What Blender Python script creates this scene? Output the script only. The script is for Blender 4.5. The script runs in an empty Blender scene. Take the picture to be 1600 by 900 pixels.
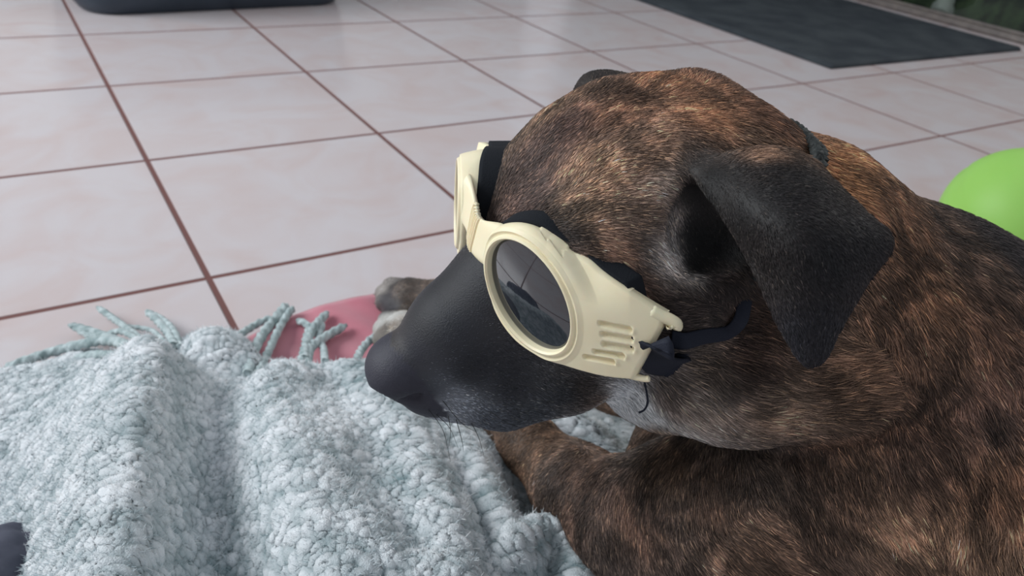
import bpy, bmesh, math, random
import numpy as np
from mathutils import Matrix, Vector
from mathutils.bvhtree import BVHTree

rng = np.random.default_rng(7)
random.seed(7)
FUR = True
FUR_N = 620000
VOX = 0.0023

# ------------------------------------------------------------------ camera
FPX = 1201.6
_e = (-0.61090924, 1.02514612, 0.107417791)
CAM_H = 0.432
T_CAM = (-0.126481598, -1.71487725)


def _rz(a): return np.array([[math.cos(a), -math.sin(a), 0], [math.sin(a), math.cos(a), 0], [0, 0, 1.0]])
def _rx(a): return np.array([[1.0, 0, 0], [0, math.cos(a), -math.sin(a)], [0, math.sin(a), math.cos(a)]])
def _ry(a): return np.array([[math.cos(a), 0, math.sin(a)], [0, 1.0, 0], [-math.sin(a), 0, math.cos(a)]])


RT = _rz(_e[0]) @ _rx(_e[1]) @ _rz(_e[2])          # camera axes in the tile frame
_fwd = -RT[:, 2]
YAW = math.atan2(_fwd[0], _fwd[1])                 # turn so that the camera looks along +Y
RW = _rz(YAW) @ RT                                 # camera axes in the world
CAM = np.array([0.0, 0.0, CAM_H])

sc = bpy.context.scene
cam_d = bpy.data.cameras.new('camera')
cam = bpy.data.objects.new('camera', cam_d)
sc.collection.objects.link(cam)
m = np.eye(4); m[:3, :3] = RW; m[:3, 3] = CAM
cam.matrix_world = Matrix(m.tolist())
cam_d.sensor_width = 36.0
cam_d.lens = FPX / 1600 * 36.0
cam_d.clip_start = 0.01
cam_d.clip_end = 60
cam_d.dof.use_dof = True
cam_d.dof.focus_distance = 0.325
cam_d.dof.aperture_fstop = 15.0
sc.camera = cam

# ------------------------------------------------------------------ world, light, exposure
def lin(c):
    c = np.asarray(c, float) / 255.0
    return np.where(c <= 0.04045, c / 12.92, ((c + 0.055) / 1.055) ** 2.4)


wd = bpy.data.worlds.new('overcast_day'); sc.world = wd
wd.use_nodes = True
nt = wd.node_tree; nt.nodes.clear()
wo = nt.nodes.new('ShaderNodeOutputWorld'); bg = nt.nodes.new('ShaderNodeBackground')
bg.inputs[0].default_value = (0.80, 0.86, 0.95, 1); bg.inputs[1].default_value = 0.52
nt.links.new(bg.outputs[0], wo.inputs[0])


def area(name, loc, target, sx, sy, power, col):
    d = bpy.data.lights.new(name, 'AREA'); d.shape = 'RECTANGLE'; d.size = sx; d.size_y = sy
    d.energy = power; d.color = col
    o = bpy.data.objects.new(name, d); sc.collection.objects.link(o)
    o.location = loc
    o.rotation_euler = (Vector(target) - Vector(loc)).to_track_quat('-Z', 'Y').to_euler()
    return o


area('window_daylight', (-2.35, 0.45, 1.45), (0.0, 0.45, 0.1), 1.7, 1.25, 68, (0.93, 0.97, 1.0))
area('patio_daylight', (1.75, 1.8, 1.5), (0.1, 0.4, 0.1), 1.6, 1.6, 12, (1.0, 0.97, 0.93))

sc.view_settings.view_transform = 'Standard'
sc.view_settings.look = 'None'
sc.view_settings.exposure = 0.0
sc.view_settings.gamma = 1.0
sc.view_settings.use_curve_mapping = False
try:
    sc.cycles.use_denoising = True
    sc.cycles.max_bounces = 6
except Exception:
    pass

# ------------------------------------------------------------------ helpers
def W(u, v, z):
    """point at depth z along the sight line of a photo point (used to measure positions)"""
    return CAM + RW @ np.array([(u - 800) / FPX * z, -(v - 450) / FPX * z, -z])


def G(u, v, h=0.0):
    d = RW @ np.array([(u - 800) / FPX, -(v - 450) / FPX, -1.0])
    s = (h - CAM[2]) / d[2]
    return CAM + s * d


# the dog's head frame (l = its left, f = forward, u = up), origin between the lenses
_Rc = np.array([[0.3516285469, -0.8670528486, -0.3529542785], [0.5722806519, 0.4974704112, -0.6519340807],
                [-0.7408456118, -0.0272497269, -0.6711223672]])   # camera x right, y down, z forward
_tc = np.array([-0.0077746227, -0.0201854099, 0.3499222116])
_C = RW @ np.diag([1.0, -1.0, -1.0])
HR = _C @ _Rc
HT = CAM + _C @ _tc


def H(p):
    return np.asarray(p, float) @ HR.T + HT


def Hinv(p):
    return (np.asarray(p, float) - HT) @ HR


def link(name, me, mat=None, parent=None, smooth=True):
    o = bpy.data.objects.new(name, me); sc.collection.objects.link(o)
    if mat is not None and len(me.materials) == 0: me.materials.append(mat)
    if parent is not None: o.parent = parent
    if smooth: me.polygons.foreach_set('use_smooth', np.ones(len(me.polygons), dtype=bool))
    return o


def mesh_np(name, V, Fq, mat=None, parent=None, smooth=True):
    me = bpy.data.meshes.new(name)
    V = np.asarray(V, np.float32); Fq = np.asarray(Fq, np.int32)
    me.vertices.add(len(V)); me.vertices.foreach_set('co', V.ravel())
    k = Fq.shape[1]
    me.loops.add(Fq.size); me.loops.foreach_set('vertex_index', Fq.ravel())
    me.polygons.add(len(Fq)); me.polygons.foreach_set('loop_start', np.arange(len(Fq), dtype=np.int32) * k)
    me.update(calc_edges=True); me.validate()
    return link(name, me, mat, parent, smooth)


def set_col(me, name, C):
    a = me.color_attributes.new(name, 'FLOAT_COLOR', 'POINT')
    C4 = np.ones((len(me.vertices), 4), np.float32); C4[:, :3] = C
    a.data.foreach_set('color', C4.ravel())


def tag(o, label=None, cat=None, group=None, kind=None):
    if label: o['label'] = label
    if cat: o['category'] = cat
    if group: o['group'] = group
    if kind: o['kind'] = kind
    return o


def grid_faces(n, m_, wrap_n=False, wrap_m=False):
    i = np.arange(n if wrap_n else n - 1); j = np.arange(m_ if wrap_m else m_ - 1)
    I, J = np.meshgrid(i, j, indexing='ij')
    a = I * m_ + J; b = ((I + 1) % n) * m_ + J; c = ((I + 1) % n) * m_ + (J + 1) % m_; d = I * m_ + (J + 1) % m_
    return np.stack([a, b, c, d], -1).reshape(-1, 4)


def catmull(P, n):
    P = np.asarray(P, float); k = len(P)
    Q = np.vstack([2 * P[0] - P[1], P, 2 * P[-1] - P[-2]])
    t = np.linspace(0, k - 1, n); i = np.minimum(t.astype(int), k - 2); f = (t - i)[:, None]
    a, b, c, d = Q[i], Q[i + 1], Q[i + 2], Q[i + 3]
    return 0.5 * ((2 * b) + (c - a) * f + (2 * a - 5 * b + 4 * c - d) * f ** 2 + (3 * b - a - 3 * c + d) * f ** 3)


def tube(P, rad, seg=10, twist=0.0, bump=0.0, lobes=2, flat=None):
    P = np.asarray(P, float); n = len(P)
    r = np.broadcast_to(np.asarray(rad, float), (n,))
    T = np.gradient(P, axis=0); T /= np.linalg.norm(T, axis=1)[:, None] + 1e-12
    up = np.array([0.0, 0, 1.0]) if abs(T[0][2]) < .9 else np.array([1.0, 0, 0])
    th = np.linspace(0, 2 * np.pi, seg, endpoint=False)
    A = np.cross(T, up); A /= np.linalg.norm(A, axis=1)[:, None] + 1e-9
    B = np.cross(A, T)
    s = np.concatenate([[0], np.cumsum(np.linalg.norm(np.diff(P, axis=0), axis=1))])
    rr = r[:, None] * (1 + bump * np.cos(lobes * th[None, :] - twist * s[:, None]))
    fz = 1.0 if flat is None else flat
    V = P[:, None] + rr[..., None] * (np.cos(th)[None, :, None] * A[:, None] + fz * np.sin(th)[None, :, None] * B[:, None])
    V = V.reshape(-1, 3)
    Fq = grid_faces(n, seg, wrap_m=True)
    V = np.vstack([V, P[0], P[-1]])
    a = np.arange(seg); b = (a + 1) % seg
    c0 = np.stack([np.full(seg, n * seg), b, a, np.full(seg, n * seg)], 1)[:, :4]
    # caps as quads pairs (seg even)
    a2 = np.arange(0, seg, 2)
    cap0 = np.stack([np.full(len(a2), n * seg), (a2 + 2) % seg, a2 + 1, a2], 1)
    o_ = (n - 1) * seg
    cap1 = np.stack([np.full(len(a2), n * seg + 1), o_ + a2, o_ + a2 + 1, o_ + (a2 + 2) % seg], 1)
    return V, np.vstack([Fq, cap0, cap1])


def merge(parts):
    Vs, Fs, o = [], [], 0
    for V, Fq in parts:
        Vs.append(V); Fs.append(np.asarray(Fq) + o); o += len(V)
    return np.vstack(Vs), np.vstack(Fs)


def _hash(ix, iy, iz, seed):
    h = (ix.astype(np.int64) * 374761393 + iy.astype(np.int64) * 668265263 + iz.astype(np.int64) * 2147483647 + seed * 974711) & 0xffffffff
    h = ((h ^ (h >> 13)) * 1274126177) & 0xffffffff
    h = (h ^ (h >> 16)) & 0xffffffff
    return h.astype(np.float64) / 4294967295.0


def vnoise(P, f, seed=0):
    P = np.asarray(P) * f
    i = np.floor(P).astype(np.int64); t = P - i; t = t * t * (3 - 2 * t)
    r = 0
    for dx in (0, 1):
        wx = t[:, 0] if dx else 1 - t[:, 0]
        for dy in (0, 1):
            wy = t[:, 1] if dy else 1 - t[:, 1]
            for dz in (0, 1):
                wz = t[:, 2] if dz else 1 - t[:, 2]
                r = r + wx * wy * wz * _hash(i[:, 0] + dx, i[:, 1] + dy, i[:, 2] + dz, seed)
    return r * 2 - 1


def worley(P2, f, seed=0):
    P = np.asarray(P2) * f
    i = np.floor(P).astype(np.int64); best = np.full(len(P), 9.0); idv = np.zeros(len(P))
    z = np.zeros(len(P), np.int64)
    for dx in (-1, 0, 1):
        for dy in (-1, 0, 1):
            cx, cy = i[:, 0] + dx, i[:, 1] + dy
            px = cx + _hash(cx, cy, z, seed); py = cy + _hash(cx, cy, z, seed + 5)
            d = (px - P[:, 0]) ** 2 + (py - P[:, 1]) ** 2
            k = d < best
            best = np.where(k, d, best); idv = np.where(k, _hash(cx, cy, z, seed + 9), idv)
    return np.sqrt(best), idv


# ------------------------------------------------------------------ materials
def mat(name, col=(0.5, 0.5, 0.5), rough=0.5, spec=0.5, **kw):
    m_ = bpy.data.materials.new(name); m_.use_nodes = True
    b = m_.node_tree.nodes['Principled BSDF']
    b.inputs['Base Color'].default_value = (*col, 1)
    b.inputs['Roughness'].default_value = rough
    b.inputs['Specular IOR Level'].default_value = spec
    for k, v in kw.items(): b.inputs[k].default_value = v
    return m_, m_.node_tree, b


def noise_col(nt_, b, c1, c2, scale, detail=4, coord='Object', lo=0.35, hi=0.65):
    tc = nt_.nodes.new('ShaderNodeTexCoord'); n = nt_.nodes.new('ShaderNodeTexNoise')
    n.inputs['Scale'].default_value = scale; n.inputs['Detail'].default_value = detail
    r = nt_.nodes.new('ShaderNodeValToRGB')
    r.color_ramp.elements[0].position = lo; r.color_ramp.elements[1].position = hi
    r.color_ramp.elements[0].color = (*c1, 1); r.color_ramp.elements[1].color = (*c2, 1)
    nt_.links.new(tc.outputs[coord], n.inputs['Vector']); nt_.links.new(n.outputs[0], r.inputs[0])
    nt_.links.new(r.outputs[0], b.inputs['Base Color'])
    return tc, n, r


def add_bump(nt_, b, scale, dist, strength=0.5, detail=3, kind='ShaderNodeTexNoise'):
    tc = nt_.nodes.new('ShaderNodeTexCoord'); n = nt_.nodes.new(kind)
    n.inputs['Scale'].default_value = scale
    if 'Detail' in n.inputs: n.inputs['Detail'].default_value = detail
    bp = nt_.nodes.new('ShaderNodeBump'); bp.inputs['Distance'].default_value = dist; bp.inputs['Strength'].default_value = strength
    nt_.links.new(tc.outputs['Object'], n.inputs['Vector']); nt_.links.new(n.outputs[0], bp.inputs['Height'])
    nt_.links.new(bp.outputs[0], b.inputs['Normal'])


def attr_mat(name, attr, rough=0.6, spec=0.3):
    m_, t_, b = mat(name, rough=rough, spec=spec)
    a = t_.nodes.new('ShaderNodeAttribute'); a.attribute_name = attr
    t_.links.new(a.outputs['Color'], b.inputs['Base Color'])
    return m_, t_, b


# tiled floor
TILE = 0.33
m_floor, t_, b_ = mat('glazed_tile', rough=0.16, spec=0.5)
tc = t_.nodes.new('ShaderNodeTexCoord'); sep = t_.nodes.new('ShaderNodeSeparateXYZ')
t_.links.new(tc.outputs['Object'], sep.inputs[0])


def mnode(op, a, b2=None, c2=None):
    n = t_.nodes.new('ShaderNodeMath'); n.operation = op
    for k, x in enumerate((a, b2, c2)):
        if x is None: continue
        if isinstance(x, (int, float)): n.inputs[k].default_value = x
        else: t_.links.new(x, n.inputs[k])
    return n.outputs[0]


def edge(o):
    s = mnode('DIVIDE', o, TILE); fr = mnode('SUBTRACT', s, mnode('ROUND', s))
    return mnode('MULTIPLY', mnode('ABSOLUTE', fr), TILE)


dm = mnode('MINIMUM', edge(sep.outputs[0]), edge(sep.outputs[1]))
mr = t_.nodes.new('ShaderNodeMapRange'); mr.interpolation_type = 'SMOOTHSTEP'
mr.inputs['From Min'].default_value = 0.0022; mr.inputs['From Max'].default_value = 0.0042
t_.links.new(dm, mr.inputs['Value'])
cell = t_.nodes.new('ShaderNodeCombineXYZ')
cx = mnode('FLOOR', mnode('DIVIDE', sep.outputs[0], TILE)); cy = mnode('FLOOR', mnode('DIVIDE', sep.outputs[1], TILE))
t_.links.new(mnode('MULTIPLY', cx, 3.7), cell.inputs[0]); t_.links.new(mnode('MULTIPLY', cy, 5.3), cell.inputs[1])
t_.links.new(mnode('ADD', cx, cy), cell.inputs[2])
va = t_.nodes.new('ShaderNodeVectorMath'); va.operation = 'ADD'
t_.links.new(tc.outputs['Object'], va.inputs[0]); t_.links.new(cell.outputs[0], va.inputs[1])
nz = t_.nodes.new('ShaderNodeTexNoise'); nz.inputs['Scale'].default_value = 8.0; nz.inputs['Detail'].default_value = 5
nz.inputs['Distortion'].default_value = 1.2
t_.links.new(va.outputs[0], nz.inputs['Vector'])
rp = t_.nodes.new('ShaderNodeValToRGB')
rp.color_ramp.elements[0].position = 0.38; rp.color_ramp.elements[1].position = 0.72
rp.color_ramp.elements[0].color = (*lin((206, 199, 201)), 1); rp.color_ramp.elements[1].color = (*lin((202, 186, 184)), 1)
t_.links.new(nz.outputs[0], rp.inputs[0])
mx = t_.nodes.new('ShaderNodeMix'); mx.data_type = 'RGBA'
t_.links.new(mr.outputs[0], mx.inputs[0]); mx.inputs[6].default_value = (*lin((112, 74, 70)), 1)
t_.links.new(rp.outputs[0], mx.inputs[7]); t_.links.new(mx.outputs[2], b_.inputs['Base Color'])
rr_ = t_.nodes.new('ShaderNodeMapRange'); rr_.inputs['To Min'].default_value = 0.85; rr_.inputs['To Max'].default_value = 0.2
t_.links.new(mr.outputs[0], rr_.inputs['Value']); t_.links.new(rr_.outputs[0], b_.inputs['Roughness'])
bp = t_.nodes.new('ShaderNodeBump'); bp.inputs['Distance'].default_value = 0.0015; bp.inputs['Strength'].default_value = 0.7
t_.links.new(mr.outputs[0], bp.inputs['Height']); t_.links.new(bp.outputs[0], b_.inputs['Normal'])

# ------------------------------------------------------------------ room
def box(name, lo, hi, mt, parent=None, bev=0.0, rz=0.0, loc=(0, 0, 0)):
    bm = bmesh.new(); bmesh.ops.create_cube(bm, size=1)
    for v in bm.verts:
        v.co = Vector([lo[k] + (v.co[k] + .5) * (hi[k] - lo[k]) for k in range(3)])
    if bev: bmesh.ops.bevel(bm, geom=bm.edges[:] + bm.verts[:], offset=bev, segments=3, affect='EDGES', profile=.5)
    me = bpy.data.meshes.new(name); bm.to_mesh(me); bm.free()
    o = link(name, me, mt, parent, smooth=False); o.rotation_euler.z = rz; o.location = loc
    return o


_o2 = _rz(YAW) @ np.array([-T_CAM[0], -T_CAM[1], 0.0])
fl = bpy.data.objects.new('floor', bpy.data.meshes.new('floor')); sc.collection.objects.link(fl)
fl.location = (_o2[0], _o2[1], 0); fl.rotation_euler.z = YAW
bm = bmesh.new(); bmesh.ops.create_cube(bm, size=1)
# room outline in tile axes: glass wall along +X side, plain wall behind
def tile_xy(p):
    return (_rz(-YAW) @ (np.array([p[0], p[1], 0.0]) - np.array([_o2[0], _o2[1], 0.0])))[:2]


_th = np.array([tile_xy(G(1342, 0)), tile_xy(G(1600, 73))])
XW = float(_th[:, 0].mean())         # the patio door line in tile axes
X0, X1, Y0, Y1 = -1.9, XW, -3.2, 2.2
for v in bm.verts:
    v.co = Vector(((X0 + (v.co.x + .5) * (X1 - X0)), (Y0 + (v.co.y + .5) * (Y1 - Y0)), -0.06 + (v.co.z + .5) * 0.06))
bm.to_mesh(fl.data); bm.free(); fl.data.materials.clear(); fl.data.materials.append(m_floor)
tag(fl, kind='structure')



def in_tiles(o):
    o.location = (_o2[0], _o2[1], 0); o.rotation_euler.z = YAW
    return o


m_wall, t_, b_ = mat('painted_plaster', lin((205, 203, 200)), 0.85, 0.2); add_bump(t_, b_, 60, 0.001, 0.3)
m_alu, t_, b_ = mat('brushed_aluminium', lin((116, 108, 104)), 0.45, 0.5); noise_col(t_, b_, lin((104, 97, 94)), lin((124, 116, 110)), 30)
m_terr, t_, b_ = mat('terrace_paving', lin((40, 46, 48)), 0.7, 0.3); noise_col(t_, b_, lin((30, 36, 38)), lin((48, 54, 56)), 6)
m_glass, t_, b_ = mat('window_glass', (1, 1, 1), 0.0, 0.5); b_.inputs['Transmission Weight'].default_value = 1.0; b_.inputs['IOR'].default_value = 1.1
m_hedge, t_, b_ = mat('hedge_leaves', lin((44, 60, 40)), 0.8, 0.2); noise_col(t_, b_, lin((24, 34, 24)), lin((66, 84, 56)), 14)

w_ = in_tiles(box('wall_back', (X0, Y1, 0), (X1 + .1, Y1 + .12, 2.4), m_wall)); tag(w_, kind='structure')
# left wall with a window opening
bmw = []
def wall_piece(lo, hi):
    V = np.array([[x, y, z] for x in (lo[0], hi[0]) for y in (lo[1], hi[1]) for z in (lo[2], hi[2])], float)
    Fq = np.array([[0, 1, 3, 2], [4, 6, 7, 5], [0, 4, 5, 1], [2, 3, 7, 6], [0, 2, 6, 4], [1, 5, 7, 3]])
    return V, Fq


V, Fq = merge([wall_piece((X0 - .12, Y0, 0), (X0, -.9, 2.4)), wall_piece((X0 - .12, -.9, 0), (X0, .9, .8)),
               wall_piece((X0 - .12, -.9, 2.1), (X0, .9, 2.4)), wall_piece((X0 - .12, .9, 0), (X0, Y1 + .12, 2.4))])
w_ = in_tiles(mesh_np('wall_left', V, Fq, m_wall, smooth=False)); tag(w_, kind='structure')
V, Fq = merge([wall_piece((X0 - .08, -.9, .8), (X0 - .03, -.84, 2.1)), wall_piece((X0 - .08, .84, .8), (X0 - .03, .9, 2.1)),
               wall_piece((X0 - .08, -.03, .86), (X0 - .03, .03, 2.04)),
               wall_piece((X0 - .08, -.84, .8), (X0 - .03, .84, .86)), wall_piece((X0 - .08, -.84, 2.04), (X0 - .03, .84, 2.1))])
w_ = in_tiles(mesh_np('window_1', V, Fq, m_wall, smooth=False)); tag(w_, kind='structure')
# patio door: low track, uprights, glass
V, Fq = merge([wall_piece((XW, Y0, 0), (XW + .07, Y1, .018)), wall_piece((XW + .02, Y0, .018), (XW + .028, Y1, .028)),
               wall_piece((XW + .045, Y0, .018), (XW + .053, Y1, .028)),
               wall_piece((XW + .0, Y0, 2.1), (XW + .07, Y1, 2.16))])
dr = in_tiles(mesh_np('door_1', V, Fq, m_alu, smooth=False)); tag(dr, kind='structure')
gl = in_tiles(mesh_np('window_2', *merge([wall_piece((XW + .03, -0.6, .028), (XW + .036, Y1, 2.1))]), m_glass, smooth=False)); tag(gl, kind='structure')
te = in_tiles(box('ground', (XW + .07, Y0, -0.1), (XW + 4, Y1 + 1, -0.02), m_terr)); tag(te, kind='structure')
tag(te, kind='structure')

hg = in_tiles(box('hedge', (XW + 1.6, Y0, -0.05), (XW + 2.3, Y1 + 1.0, 2.6), m_hedge))
tag(hg, 'dark green clipped hedge outside beyond the patio door', 'hedge')
# ------------------------------------------------------------------ background things
# rubber mat
m_mat, t_, b_ = mat('rubber_matting', lin((52, 58, 64)), 0.75, 0.3)
noise_col(t_, b_, lin((44, 50, 56)), lin((60, 66, 70)), 12)
P0 = tile_xy(G(1300, 103, .008)); P1 = tile_xy(G(1597, 75, .008)); P2 = tile_xy(G(1030, 10, .008))

w = P1 - P0; wl = np.linalg.norm(w); w /= wl; hh = np.array([-w[1], w[0]]); hl = abs((P2 - P0) @ hh) * 1.35
if (P2 - P0) @ hh < 0: hh = -hh
nx, ny = 150, 220
xs = np.linspace(0, wl, nx); ys = np.linspace(0, hl, ny)
X, Y = np.meshgrid(xs, ys, indexing='ij')
edge_d = np.minimum(np.minimum(X, wl - X), np.minimum(Y, hl - Y))
ht = 0.008 * np.clip(edge_d / 0.006, 0, 1) ** .5 + np.where(edge_d > .025, 0.0012 * np.sign(np.sin(X * 420)) * np.sign(np.sin(Y * 420)), 0.001)
V = np.stack([P0[0] + X * w[0] + Y * hh[0], P0[1] + X * w[1] + Y * hh[1], np.maximum(ht, 0.0)], -1).reshape(-1, 3)
o = in_tiles(mesh_np('floor_mat', V, grid_faces(nx, ny), m_mat, smooth=False))
md = o.modifiers.new('s', 'SOLIDIFY'); md.thickness = 0.002; md.offset = 1
tag(o, 'dark grey ribbed rubber floor mat lying on the tiles near the patio door', 'mat')

# tray / pet bed rim at the top left
m_bed, t_, b_ = mat('slate_plastic', lin((46, 56, 68)), 0.45, 0.4); noise_col(t_, b_, lin((44, 54, 66)), lin((54, 64, 76)), 9)
A = G(118, 0 + 24); A = G(140, 27); B = G(538, 8)
ax = (B - A); ln = np.linalg.norm(ax); ax /= ln; ay = np.array([-ax[1], ax[0], 0.0])
if ay[1] < 0: ay = -ay


def rrect(hx, hy, r, n=10):
    pts = []
    for k, (sx, sy) in enumerate([(1, 1), (-1, 1), (-1, -1), (1, -1)]):
        for i in range(n):
            a = math.pi / 2 * (k + i / (n - 1)); pts.append((sx * (hx - r) + r * math.cos(a), sy * (hy - r) + r * math.sin(a)))
    return np.array(pts)


prof = [(-.012, 0.0), (0, .006), (.01, .03), (.026, .15), (.034, .20), (.044, .206), (.046, .214), (.03, .218), (.02, .212), (.014, .15), (-.01, .04), (-.03, .03)]
rings = []
hx, hy = ln / 2 + .005, .21
for off, z in prof:
    q = rrect(hx + off, hy + off, .075 + off)
    rings.append(np.stack([q[:, 0], q[:, 1], np.full(len(q), z)], 1))
V = np.vstack(rings); k = len(rings[0]); Fq = grid_faces(len(rings), k, wrap_m=True)
cen = (A + B) / 2 + ay * hy
V = cen + V[:, :1] * ax + V[:, 1:2] * ay + V[:, 2:3] * np.array([0, 0, 1.0])
n0 = len(V); V = np.vstack([V, cen + [0, 0, .028], cen + [0, 0, 0.001]])
a_ = np.arange(0, k, 2); o0 = (len(rings) - 1) * k
cap = np.stack([np.full(len(a_), n0), o0 + a_, o0 + a_ + 1, o0 + (a_ + 2) % k], 1)
cap2 = np.stack([np.full(len(a_), n0 + 1), (a_ + 2) % k, a_ + 1, a_], 1)
o = mesh_np('pet_bed', V, np.vstack([Fq, cap, cap2]), m_bed)
tag(o, 'slate grey plastic pet bed tub on the tiles at the far left', 'pet bed')

# green ball
m_ball, t_, b_ = mat('green_rubber', lin((152, 205, 98)), 0.5, 0.35); noise_col(t_, b_, lin((150, 203, 96)), lin((156, 208, 104)), 10)
b_.inputs['Subsurface Weight'].default_value = 0.1; b_.inputs['Subsurface Scale'].default_value = 0.01
_k = (CAM[2] - W(1591, 348, 1.0)[2]); ZB = CAM[2] / (_k + .096); RB = .096 * ZB; print('ball', ZB, RB)
bm = bmesh.new(); bmesh.ops.create_uvsphere(bm, u_segments=64, v_segments=40, radius=RB)
for v in bm.verts:
    z = v.co.z
    s = 1 - 0.02 * math.exp(-(z / 0.0022) ** 2)
    v.co.x *= s; v.co.y *= s
me = bpy.data.meshes.new('ball'); bm.to_mesh(me); bm.free()
o = link('ball', me, m_ball)
o.location = Vector(W(1591, 348, ZB)); o.location.z = RB; o.rotation_euler = (0.5, 0.3, 0)
tag(o, 'lime green rubber ball on the floor behind the dog', 'ball')

# door stop by the patio door
m_stop, t_, b_ = mat('pale_plastic', lin((128, 138, 130)), 0.5, 0.4); noise_col(t_, b_, lin((122, 132, 125)), lin((134, 144, 136)), 30)
pr = [(0, 0), (.030, 0), (.032, .004), (.030, .02), (.024, .03), (.024, .045), (.020, .052), (0, .054)]
th = np.linspace(0, 2 * np.pi, 24, endpoint=False)
V = np.array([[r * math.cos(a), r * math.sin(a), z] for r, z in pr for a in th])
o = mesh_np('door_stop', V, grid_faces(len(pr), 24, wrap_m=True), m_stop)
q = G(1463, 27, 0); o.location = (q[0], q[1], 0.0285)
tag(o, 'small pale grey door stop standing on the patio door track', 'door stop')

# pink blanket lying flat under the paws
m_pink, t_, b_ = mat('pink_fleece', lin((205, 128, 142)), 0.95, 0.1, **{'Sheen Weight': 0.4})
noise_col(t_, b_, lin((188, 112, 126)), lin((214, 150, 160)), 7)
far = catmull([G(330, 530), G(360, 545)[:3], G(440, 505), G(520, 478), G(600, 462), G(660, 450), G(720, 436), G(800, 425)], 90)
near = catmull([G(330, 640), G(380, 640), G(460, 650), G(540, 650), G(620, 650), G(700, 640), G(780, 620), G(880, 600)], 90)
nn = 60
t = np.linspace(0, 1, nn)
V = (far[:, None] * (1 - t)[None, :, None] + near[:, None] * t[None, :, None]).reshape(-1, 3)
V[:, 2] = 0.003 + 0.0015 * (vnoise(V * [1, 1, 0], 28, 3) + 1) + .0008 * (1 + np.sin(V[:, 0] * 90 + V[:, 1] * 160 + 2 * vnoise(V * [1, 1, 0], 9, 4)))
TT = np.tile(t, 90); V[:, 2] *= np.clip(TT / .06, .35, 1)
pink = o = mesh_np('pink_blanket', V, grid_faces(90, nn), m_pink)
md = o.modifiers.new('s', 'SOLIDIFY'); md.thickness = 0.0025; md.offset = -1
tag(o, 'pink fleece blanket spread on the tiles under the dog\'s outstretched paws', 'blanket')

# ------------------------------------------------------------------ teal blanket
m_bl, t_, b_ = attr_mat('boucle_wool', 'yarn', 0.95, 0.1)
b_.inputs['Sheen Weight'].default_value = 0.35; b_.inputs['Sheen Roughness'].default_value = 0.6
add_bump(t_, b_, 1100, .0012, .8, 4)
nxB, nyB = 560, 430
far_px = [(-75, 650, 0), (-42, 622, 0), (0, 600, 0), (70, 572, .01), (130, 552, .01), (200, 530, .03), (240, 525, .03), (290, 520, .02), (320, 505, .02),
          (360, 510, .02), (390, 540, .03), (430, 560, .03), (480, 556, .03), (560, 552, .02), (640, 560, .02), (740, 560, .02), (850, 590, .02), (960, 610, .02), (1060, 640, .02)]
farP = catmull([G(*q) for q in far_px], nxB)
nearP = catmull([tuple(G(66, 990, .04)[:2]) + (0,), (-.12, .14, 0), (0, .14, 0), (.1, .15, 0), (.26, .22, 0)], nxB)
tB = np.linspace(0, 1, nyB)
BX = (farP[:, None, :2] * (1 - tB)[None, :, None] + nearP[:, None, :2] * tB[None, :, None])
B2 = BX.reshape(-1, 2)


def seg_dist(P, poly):
    """distance to a polyline (columns x, y, h) and the interpolated h"""
    best = np.full(len(P), 9.0); hv = np.zeros(len(P)); side = np.zeros(len(P))
    for a, b in zip(poly[:-1], poly[1:]):
        d = b[:2] - a[:2]; L2 = d @ d + 1e-12
        t = np.clip(((P - a[:2]) @ d) / L2, 0, 1)
        q = a[:2] + t[:, None] * d
        dd = np.linalg.norm(P - q, axis=1); k = dd < best
        cr = d[0] * (P[:, 1] - a[1]) - d[1] * (P[:, 0] - a[0])
        best = np.where(k, dd, best); hv = np.where(k, a[2] * (1 - t) + b[2] * t, hv); side = np.where(k, np.sign(cr), side)
    return best, hv, side


RIDGES = [  # photo points with the crest height, width on the left and right flank
    ([(232, 545, .085), (212, 640, .095), (196, 760, .10), (180, 900, .105), (170, 1050, .105)], .046, .022),
    ([(432, 585, .070), (452, 680, .088), (492, 790, .100), (545, 900, .105), (580, 1050, .105)], .022, .040),
    ([(560, 575, .060), (625, 660, .074), (672, 760, .088), (705, 860, .095), (720, 1000, .1)], .030, .022),
    ([(640, 600, .045), (720, 700, .062), (770, 790, .074), (800, 860, .075)], .012, .014),
    ([(330, 530, .040), (352, 545, .036), (372, 560, .03)], .020, .020),
    ([(770, 905, .075), (800, 850, .078), (850, 822, .072), (890, 850, .066), (900, 900, .066), (900, 980, .06)], .016, .016),
    ([(560, 830, .09), (620, 880, .098), (700, 905, .095)], .020, .020),
    ([(880, 650, .040), (930, 690, .036), (960, 730, .034)], .016, .016),
]


def blanket_h(P, S):
    xr = P[:, 0]; yr = P[:, 1]
    lap = 0.040 / (1 + np.exp((xr - 0.015) / .022)) / (1 + np.exp((-.215 - xr - .5 * (yr - .40)) / .03)) / (1 + np.exp((yr - .47) / .025))
    base = 0.014 + lap * S
    acc = np.exp(base / .009)
    for pts, wl_, wr_ in RIDGES:
        poly = np.array([[*G(u, v, h)[:2], h] for u, v, h in pts])
        poly = catmull(poly, 24)
        d, hv, sd = seg_dist(P, poly)
        wdt = np.where(sd > 0, wr_, wl_)
        hh_ = base + (hv - base) * np.exp(-(d / wdt) ** 2 / 1.6)
        acc += np.exp(hh_ / .009) - np.exp(base / .009) * np.clip(1 - 0, 0, 1) * 1.0
    h = .009 * np.log(np.maximum(acc, 1.01))
    return h


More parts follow.
